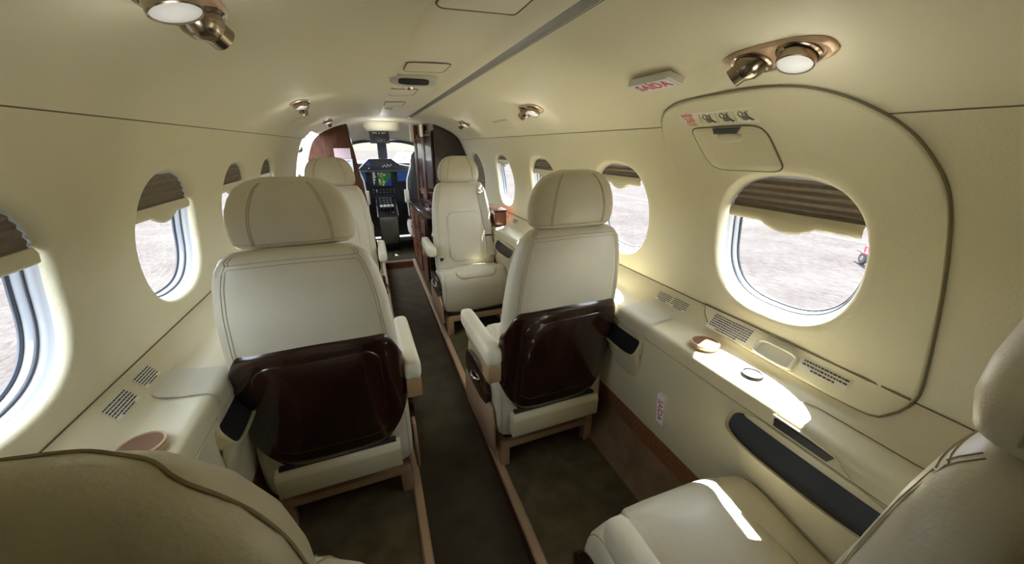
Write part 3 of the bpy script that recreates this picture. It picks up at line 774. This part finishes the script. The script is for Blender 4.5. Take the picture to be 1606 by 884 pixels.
for i, (y0, y1, z0, z1) in enumerate(((3.53, 3.86, .45, .60), (3.89, 4.21, .45, .60), (3.53, 3.86, .25, .42), (3.89, 4.21, .06, .42), (3.53, 3.86, .05, .22), (3.16, 3.50, .45, .60), (3.16, 3.50, .05, .42))):
    d = MB().box((.180-.4+(4.24-y1)*.017, y0-3.9, z0), (.200-.4, y1-3.9, z1), .004).build('drawer', WOODL, gc)
    MB().tube([(.168-.4, (y0+y1)/2-3.9+v, z1-.035) for v in lin(-.05, .05, 6)], .006, 8).build('handle', CHROME, d)
# folded table edge beside the sunlit ledge
t = thing('folding_table', 'stowed mahogany table leaf rising from the right ledge beside the wood-backed seat', 'table', (.60, 1.80, .655))
MB().box((-.045, -.14, .0), (-.015, .10, .055), .008, 3).build('table_leaf', WOODL, t); MB().box((-.04, -.10, -.05), (-.02, .06, .0), .003).build('hinge', BLACKP, t)

# entrance door frame (white) and wood partition at the left
def arcpts(r0, zlo):
    out = []
    for z, x in [(.10, .66), (.40, .735)]+[(z, x) for z, x in DENSE]+[(1.425, .12)]:
        if z >= zlo: out.append((x, z))
    return out
AR = arcpts(0, .1)
def sc_(p, k): return (-p[0]*k, .80+(p[1]-.80)*k)
ob = MB(); YP = 3.98
R = [[(sc_(p, k)[0], y, sc_(p, k)[1]) for p in AR] for k, y in ((1.0, YP), (1.0, YP-.015), (1.30, YP-.015), (1.30, YP+.03))]
ob.rings(R, closed=False)
d2 = struct(ob.build('door_2', WHITE, sharp=30))
for z in (.62, .92, 1.14, 1.27):
    x = lerp(sorted([(q[1], q[0]) for q in AR]), z)[0]; p = sc_((x, z), 1.10)
    MB().lathe([(.030, 0), (.034, .004), (.024, .012), (.012, .014)], 18, frame((p[0], YP-.016, p[1]), (1, 0, 0), (0, -1, 0))).build('latch', CHROME, d2)
pa = thing('wood_partition', 'reddish wood partition with paper notices between entrance door and cockpit', 'partition', (-.5, YP, 0))
poly = [(-.235, .02)]+[(-.60, .02), (-.66, .10)]+[(sc_(p, .985)[0], sc_(p, .985)[1]) for p in AR if p[0] > .335 and p[1] > .2]+[(-.335, 1.375), (-.300, 1.10), (-.25, .70)]
MB().prism([(x+.5, z) for x, z in poly], 0, .03, 'Y', .003).build('panel', mat('partition_wood', (.105, .038, .016), .6, spec=.2, col2=(.055, .018, .008), nscale=8, stretch=(6, 6, 1)), pa)
MB().tube([(x+.5, -.002, z) for x, z in ((-.335, 1.375), (-.300, 1.10), (-.25, .70), (-.235, .02))], .006, 6).build('edge_trim', WOOD, pa)
pp = MB().box((.025, -.006, 1.085), (.165, -.001, 1.175)).build('notice_sheet', PINKP, pa)
b = MB()
for i in range(7):
    z = 1.165-.012*i; x = .03
    while x < .155:
        w = min(random.uniform(.008, .03), .158-x); b.box((x, -.0072, z-.002), (x+w, -.006, z+.002)); x += w+.004
b.build('print', mat('faded_red_print', (.60, .25, .32), .7), pp)
pp = MB().box((.040, -.0075, .965), (.172, -.0015, 1.082)).build('notice_sheet', WHITEPAPER, pa)
b = MB()
for i, x in enumerate((.07, .105, .14)):
    b.tube([(x-.012, -.0085, 1.03), (x, -.0085, 1.02), (x+.010, -.0085, 1.005), (x+.012, -.0085, .99)], .003, 5)
    b.box((x-.014, -.0085, 1.060), (x+.010, -.0075, 1.066))
b.build('print', DARKG, pp)

# ------------------------------------------------------------------ cockpit
ck = MB()
for s in (1, -1):
    ck.grid(lambda p, z: (s*p[0]*(1-.06*max(0, z-.6)), p[1], z), [(.66, 4.30), (.66, 4.6), (.60, 5.0), (.50, 5.42)], lin(0, 1.0, 5))
    ck.grid(lambda p, z: (s*p[0]*(1-.55*max(0, z-.98)), p[1], z), [(.64, 4.30), (.64, 4.42)], lin(.98, 1.42, 5))
    ck.grid(lambda p, z: (s*p[0]*(1-.45*max(0, z-.98)), p[1], z), [(.565, 5.16), (.53, 5.28)], lin(.98, 1.36, 5))
ck.grid(lambda x, z: (x, 5.42, z), lin(-.52, .52, 2), [0, .98])
struct(ck.build('wall_cockpit', BLACKP))
cc = MB()
def czl(x, y): return lerp([(3.5, 1.44), (4.2, 1.425), (4.6, 1.395), (5.0, 1.32), (5.2, 1.268)], y)[0]-.55*max(0, abs(x)-.12)**2
cc.grid(lambda x, y: (x, y, czl(x, y)), lin(-.60, .60, 21), lin(3.48, 5.2, 14))
ccl = struct(cc.build('ceiling_cockpit', LININGC, sharp=60))
R = []
for k, dz in ((1.0, .012), (.97, -.03), (.86, -.065), (.80, -.07)):
    R.append([(x*k-.005, 4.40+y*k, czl(0, 4.4)+dz) for x, y in sring(0, 0, .19, .22, 4, 36)])
MB().rings(R, (False, True)).build('dome', LININGC, ccl)
cfm = MB(); cfm.tube([(x, 5.2+.02*(1-(x/.5)**2), czl(x, 5.2)-.012) for x in lin(-.52, .52, 15)], .022, 8)
cfm.box((-.062, 5.20, .96), (.052, 5.26, 1.27), .01)
struct(cfm.build('trim_6', DARKG))
for s in (1, -1):
    g = MB().grid(lambda u, v: (s*(.03+.50*u), 5.24+.18*(1-v)-.05*u, .95+.32*v), [0, 1], [0, 1]); struct(g.build('window_%d' % (widx+1 if s > 0 else widx+2), GLASS))
    g = MB().grid(lambda u, v: (s*(.62-.05*u-.13*v), 4.42+.74*u, .98+.30*v), [0, 1], [0, 1]); struct(g.build('window_%d' % (widx+3 if s > 0 else widx+4), GLASS))
oh = thing('overhead_radio_panel', 'black overhead switch panel with white markings hanging under the cockpit ceiling', 'instrument panel', (-.045, 4.42, 1.22))
MB().prism([(0, 0), (0, .062), (.01, .064), (.05, .145), (.20, .150), (.20, .06), (.10, 0)], -.098, .098, 'X', .004).build('housing', DARKG, oh)
MB().box((-.094, -.004, .006), (.094, .002, .056), .002).build('radio_face', BLACKP, oh)
for x in lin(-.078, .078, 7): MB().lathe([(.009, 0), (.009, .008), (.005, .012)], 12, frame((x, -.003, .040), (1, 0, 0), (0, -1, 0))).build('knob', DARKG, oh)
for x in lin(-.078, .078, 6): MB().box((x-.010, -.006, .012), (x+.010, -.003, .022)).build('button', mat('button_grey', (.16, .16, .16), .5), oh)
Ms = frame((0, .030, .107), (1, 0, 0), (0, -.9, .44))
MB().box((-.062, .020, .001), (.062, .029, .004), M=Ms).build('marking', WHITEP, oh)
b = MB()
for x in (-.06, -.045, -.03, 0, .03, .045, .06): b.box((x-.006, -.012+random.uniform(-.004, .004), .001), (x+.006, .002, .004), M=Ms)
b.build('marking', WHITEP, oh)
ip = thing('instrument_panel', 'black cockpit instrument panel with coloured map screen under the windscreen', 'instrument panel', (-.03, 4.95, .55))
MB().prism([(-.50, 0), (.50, 0), (.56, .37), (-.56, .37)], 0, .30, 'Y').build('panel_body', BLACKP, ip)
MB().prism([(-.30, .36), (-.23, .43), (-.15, .50), (.11, .50), (.20, .43), (.36, .40), (.36, .36)], -.03, .26, 'Y', .006).build('glareshield', BLACKP, ip)
MB().prism([(-.55, .345), (.55, .345), (.55, .372), (-.55, .372)], -.05, .0, 'Y', .005).build('glareshield_lip', DARKG, ip)
def screen(x0, x1, z0, z1, name):
    s_ = MB().box((x0-.012, -.012, z0-.012), (x1+.012, 0.0, z1+.012), .004).build(name, BLACKP, ip)
    return s_
mf = screen(-.135, .085, .180, .345, 'map_screen')
def emat(name, col, st):
    return mat(name, (0.01, .01, .01), .3, emit=(col, st))
E_BLK = emat('screen_black', (.01, .012, .015), .6); E_GRN = emat('screen_green', (.02, .11, .04), .6); E_SEA = emat('screen_blue', (.01, .02, .16), .8); E_TAN = emat('screen_tan', (.5, .36, .16), .8); E_BLU = emat('screen_bright_blue', (.03, .11, .40), .35); E_WHT = emat('screen_white', (.7, .75, .8), .8)
MB().box((-.135, -.0135, .180), (.085, -.0125, .345)).build('display', E_BLK, mf)
def poly_flat(pts, y, name, m, par): return MB().prism(pts, y-.0006, y, 'Y').build(name, m, par)
poly_flat([(-.075, .185), (.00, .185), (.02, .22), (.06, .25), (.083, .30), (.083, .343), (-.075, .343)], -.0138, 'map_land', E_GRN, mf)
poly_flat([(.00, .185), (.083, .185), (.083, .30), (.06, .25), (.02, .22)], -.0138, 'map_sea', E_SEA, mf)
b = MB()
for i in range(26):
    x = random.uniform(-.07, .01); z = random.uniform(.19, .335)
    b.prism([(x+random.uniform(.003, .012)*math.cos(a), z+random.uniform(.003, .010)*math.sin(a)) for a in lin(0, 5.2, 6)], -.0148, -.0142, 'Y')
b.build('map_relief', E_TAN, mf)
b = MB()
for i in range(9): b.box((-.128, -.0148, .335-.016*i), (-.128+random.uniform(.01, .04), -.0140, .341-.016*i))
b.build('readout', E_WHT, mf)
s_ = screen(.155, .36, .20, .345, 'flight_display'); poly_flat([(.158, .235), (.357, .235), (.357, .343), (.158, .343)], -.0130, 'display_sky', E_BLU, s_)
s_ = screen(-.42, -.21, .20, .345, 'flight_display'); poly_flat([(-.418, .235), (-.213, .235), (-.213, .343), (-.418, .343)], -.0130, 'display_sky', E_BLU, s_)
MB().box((-.185, -.032, .425), (-.140, -.028, .468)).build('standby_display', E_BLU, ip)
for x, z in [(.0, .41), (.02, .425), (.04, .41), (.055, .43), (.075, .415), (.095, .43), (-.16, .395)]: MB().box((x-.007, -.034, z-.006), (x+.007, -.030, z+.006), .001).build('switch', WHITEP, ip)
for x in lin(-.14, .10, 7):
    MB().lathe([(.010, 0), (.010, .012), (.006, .014)], 12, frame((x, -.004, .135), (1, 0, 0), (0, -1, 0))).build('knob', mat('knob_grey', (.12, .12, .13), .4), ip)
    MB().box((x-.010, -.006, .095), (x+.010, -.001, .112), .002).build('button', mat('button_grey', (.16, .16, .16), .5), ip)
MB().tube([(-.105, -.01, .13), (-.100, -.03, .128)], .008, 8).build('gear_lever', WHITEP, ip)
pdl = thing('center_pedestal', 'black cockpit pedestal with thrust levers and a pale front cover between pilot seats', 'pedestal', (-.045, 4.55, 0))
MB().prism([(.0, .42), (.03, .44), (.36, .62), (.40, .62), (.40, 0), (.04, 0)], -.105, .105, 'X', .006).build('pedestal_body', BLACKP, pdl)
R = []
for z, y, hw in ((.06, .05, .085), (.14, .0, .094), (.24, -.03, .10), (.34, -.03, .102), (.41, -.01, .104), (.425, .02, .104)):
    R.append([(-hw, y+.06, z), (-hw, y+.01, z), (-hw*.9, y, z), (hw*.9, y, z), (hw, y+.01, z), (hw, y+.06, z)])
MB().rings(R, closed=False).build('front_cover', mat('cover_grey', (.20, .195, .175), .45), pdl, sharp=50)
for x in (-.11, .11): MB().box((x-.008, .0, .40), (x+.008, .38, .43), .004, M=Matrix.Translation((0, .0, 0)) @ Matrix.Rotation(.5, 4, 'X') @ Matrix.Translation((0, .18, -.03))).build('side_rail', CHROME, pdl)
MT = Matrix.Translation((0, .03, .445)) @ Matrix.Rotation(math.atan2(.18, .33), 4, 'X')
for i, x in enumerate((-.06, -.02, .02, .06)):
    l = MB().box((x-.012, .07, .0), (x+.012, .10, .05), .005, M=MT).build('lever', BLACKP, pdl); MB().box((x-.017, .065, .045), (x+.017, .105, .062), .006, M=MT).build('lever_grip', WHITEP, l)
for i in range(4):
    for j in range(4): MB().box((-.075+.04*i, .16+.045*j, .0), (-.05+.04*i, .185+.045*j, .008), .002, M=MT).build('button', mat('button_grey', (.16, .16, .16), .5), pdl)
MB().box((.05, .01, .0), (.075, .035, .006), M=MT).build('button', REDP, pdl)
def pilot_seat(x, inb, label):
    t = thing('pilot_seat', label, 'pilot seat', (x, 4.40, 0))
    R = []
    for z, hw, hd, cy in ((.36, .19, .05, 0), (.45, .20, .06, 0), (.65, .205, .06, -.01), (.85, .19, .055, -.02), (.93, .165, .05, -.02), (.97, .145, .05, -.02), (1.05, .14, .05, -.02), (1.11, .12, .04, -.02), (1.14, .09, .025, -.02), (1.148, .05, .01, -.02)):
        R.append([(a, b, z) for a, b in sring(0, cy, hw, hd, 3, 36)])
    MB().rings(R).build('backrest', BLACK, t, sharp=70)
    MB().rings([[(a, b+.27, z) for a, b in sring(0, 0, hw, .25, 4, 36)] for z, hw in ((.30, .19), (.33, .21), (.40, .21), (.43, .19))]).build('seat_cushion', BLACK, t)
    MB().tube([(inb*.205, -.03, .45), (inb*.212, -.03, .65), (inb*.197, -.045, .85), (inb*.17, -.045, .93), (inb*.147, -.045, 1.0), (inb*.142, -.045, 1.06)], .007, 8).build('edge_piping', WHITEP, t)
    MB().box((inb*.215-.022, -.09, .60), (inb*.215+.022, .0, .74), .008).build('armrest', LEDGEPAD, t)
    MB().rings([[(inb*.20+a, -.04+b, z) for a, b in sring(0, 0, hw, .07, 3, 24)] for z, hw in ((.24, .02), (.27, .035), (.36, .04), (.40, .03))]).build('side_cover', LEATHER, t)
    MB().box((-.17, .03, .001), (.17, .45, .30), .01).build('pedestal_base', BLACKP, t)
    return t
pilot_seat(-.455, 1, 'black pilot seat beside the wood partition, forward left')
pilot_seat(.385, -1, 'black copilot seat beside the mahogany galley, forward right')

# ------------------------------------------------------------------ outside
def apron_mat():
    m = bpy.data.materials.new('apron_concrete'); m.use_nodes = True; nt = m.node_tree; b = nt.nodes['Principled BSDF']; b.inputs['Roughness'].default_value = 1; b.inputs['Specular IOR Level'].default_value = 0
    tc = nt.nodes.new('ShaderNodeTexCoord')
    n1 = nt.nodes.new('ShaderNodeTexNoise'); n1.inputs['Scale'].default_value = .6; n1.inputs['Detail'].default_value = 8; n1.inputs['Roughness'].default_value = .7
    n2 = nt.nodes.new('ShaderNodeTexNoise'); n2.inputs['Scale'].default_value = 9; n2.inputs['Detail'].default_value = 6; n2.inputs['Roughness'].default_value = .75
    mp = nt.nodes.new('ShaderNodeMapping'); mp.inputs['Scale'].default_value = (2.2, .6, 1)
    nt.links.new(tc.outputs['Object'], mp.inputs['Vector']); nt.links.new(mp.outputs['Vector'], n2.inputs['Vector']); nt.links.new(tc.outputs['Object'], n1.inputs['Vector'])
    mx = nt.nodes.new('ShaderNodeMix'); mx.data_type = 'FLOAT'; mx.inputs[0].default_value = .6
    nt.links.new(n1.outputs['Fac'], mx.inputs[2]); nt.links.new(n2.outputs['Fac'], mx.inputs[3])
    r = nt.nodes.new('ShaderNodeValToRGB'); e = r.color_ramp.elements
    e[0].position = .36; e[0].color = (.0235, .0203, .0203, 1); e[1].position = .60; e[1].color = (.0465, .0450, .0455, 1)
    nt.links.new(mx.outputs[0], r.inputs['Fac']); nt.links.new(r.outputs['Color'], b.inputs['Base Color'])
    return m
GZ = -1.35
gr = struct(MB().grid(lambda x, y: (x, y, GZ), [-300, 300], [-120, 420]).build('ground', apron_mat()))
for s, xx in ((-1, -9.0), (1, 12.5)):
    MB().box((xx-.06, -60, GZ+.001), (xx+.06, 110, GZ+.004)).build('expansion_joint', mat('joint_tar', (.045, .042, .042), .9), gr)
gb = MB().prism([(230, GZ), (236, 2.4), (262, 4.0), (272, GZ)], -160, 160, 'X').build('grass_bank', mat('bank_grass', (.030, .045, .014), .95, noise=.5, nscale=.4)); gb['kind'] = 'stuff'; tag(gb, 'strip of green grass along the horizon beyond the windscreen', 'grass')
rd = struct(MB().box((-160, 60, GZ+.002), (160, 76, GZ+.012)).build('taxiway', mat('taxiway_tarmac', (.03, .03, .032), .9)))
# red tow bar with wheel on the apron
tb = thing('tow_bar', 'red tow bar with a black wheel on the sunlit apron outside the exit window', 'tow bar', (10.15, 4.85, GZ)); tb.scale = (.6, .6, .6)
MB().tube([(.35, .36, .42), (-.4, -.5, .44), (-1.0, -1.3, .45)], .045, 8).build('bar', REDP, tb)
MB().tube([(.05, .0, .44), (.05, .0, .68), (-.4, -.5, .72), (-.4, -.5, .44)], .028, 6).build('hoop', REDP, tb)
Mw = frame((0, -.05, .22), (0, 1, 0), (.8, -.6, 0))
MB().lathe([(.10, -.06), (.20, -.06), (.22, -.03), (.22, .03), (.20, .06), (.10, .06)], 24, Mw).build('wheel', RUBBER, tb)
MB().lathe([(.10, -.05), (.09, -.062), (.02, -.065)], 18, Mw).build('hub', CHROME, tb)
MB().tube([(0, -.05, .24), (0, -.05, .44)], .03, 6).build('fork', REDP, tb)
# parked light aeroplane seen through the windscreen
pn = thing('parked_airplane', 'small white parked aeroplane with red tail beyond the right windscreen pane', 'airplane', (3.2, 34, GZ), .9)
R = []
for x, r_, zc_ in ((-3.2, .05, 1.0), (-3.0, .3, 1.0), (-2.2, .55, 1.05), (-.8, .62, 1.15), (1.0, .5, 1.2), (3.2, .2, 1.4), (3.8, .06, 1.45)):
    R.append([(x, r_*math.cos(a), zc_+r_*math.sin(a)) for a in lin(0, 2*PI, 17)[:-1]])
MB().rings(R).build('fuselage', WHITE, pn)
MB().box((-1.3, -4.8, .75), (.2, 4.8, .88), .05).build('wing', mat('pale_blue_paint', (.45, .55, .70), .4), pn)
MB().box((3.0, -1.5, 1.45), (3.7, 1.5, 1.52), .02).build('tailplane', WHITE, pn)
MB().prism([(2.7, 1.4), (3.8, 1.45), (4.0, 2.7), (3.5, 2.7)], -.06, .06, 'Y').build('fin', REDP, pn)
MB().prism([(-1.9, 1.5), (.3, 1.6), (-.2, 2.0), (-1.2, 2.02)], -.45, .45, 'Y', .05).build('canopy', DARKG, pn)
for x, y in ((-2.4, 0), (-.2, 1.1), (-.2, -1.1)):
    g = MB().tube([(x, y, .2), (x, y*.8, .85)], .05, 6).build('landing_gear', WHITE, pn); MB().lathe([(.05, -.08), (.20, -.08), (.20, .08), (.05, .08)], 16, frame((x, y, .20), (1, 0, 0), (0, 1, 0))).build('wheel', RUBBER, g)

# aft bulkhead behind the camera
aft = [(-.66, -.1), (.66, -.1), (.745, .735)]+[(x, z) for z, x in DENSE]+[(.1, 1.46)]
aft = aft+[(-x, z) for x, z in reversed(aft[2:])]
struct(MB().prism(aft, Y0-.03, Y0, 'Y').build('wall_aft', LINING))

# ------------------------------------------------------------------ light
cl = bpy.data.lights.new('cockpit_fill', 'POINT'); cl.energy = 1.5; cl.shadow_soft_size = .04  # added fill without a fixture, lifts the dim cockpit ceiling
clo = bpy.data.objects.new('cockpit_fill', cl); COL.objects.link(clo); clo.location = (-.03, 4.0, 1.28)
w = bpy.data.worlds.new('World'); SC.world = w; w.use_nodes = True
nt = w.node_tree; bg = nt.nodes['Background']
sky = nt.nodes.new('ShaderNodeTexSky'); sky.sky_type = 'HOSEK_WILKIE'
sd = Vector((.85, .38, 1.72)).normalized()
sky.sun_direction = sd; sky.turbidity = 5; sky.ground_albedo = .4
mix = nt.nodes.new('ShaderNodeMix'); mix.data_type = 'RGBA'; mix.inputs[0].default_value = .94
mix.inputs[7].default_value = (.84, .94, 1.06, 1)
nt.links.new(sky.outputs[0], mix.inputs[6]); nt.links.new(mix.outputs[2], bg.inputs['Color'])
bg.inputs['Strength'].default_value = 8.6
sl = bpy.data.lights.new('Sun', 'SUN'); sl.energy = 62; sl.angle = .009; sl.color = (1, .95, .86)
so = bpy.data.objects.new('Sun', sl); COL.objects.link(so); so.rotation_euler = sd.to_track_quat('Z', 'Y').to_euler()

# ------------------------------------------------------------------ camera
cam = bpy.data.cameras.new('Camera'); co = bpy.data.objects.new('Camera', cam); COL.objects.link(co)
F, VX, VY = 580., 574., 228.
th_ = math.atan((442-VY)/F); ps_ = math.atan((803-VX)/F*math.cos(th_))
cam.sensor_width = 36; cam.lens = F/1606*36; cam.clip_start = .01; cam.clip_end = 1000
co.location = (-.19, 0, 1.2); co.rotation_euler = (PI/2-th_, 0, -ps_)
SC.camera = co
SC.view_settings.view_transform = 'Standard'; SC.view_settings.look = 'None'
SC.view_settings.exposure = .10; SC.view_settings.gamma = 1; SC.view_settings.use_curve_mapping = False
SC.cycles.max_bounces = 14; SC.cycles.diffuse_bounces = 10; SC.cycles.glossy_bounces = 4; SC.cycles.transparent_max_bounces = 12
SC.cycles.use_denoising = True; SC.cycles.caustics_reflective = False; SC.cycles.caustics_refractive = False
SC.cycles.sample_clamp_indirect = 8
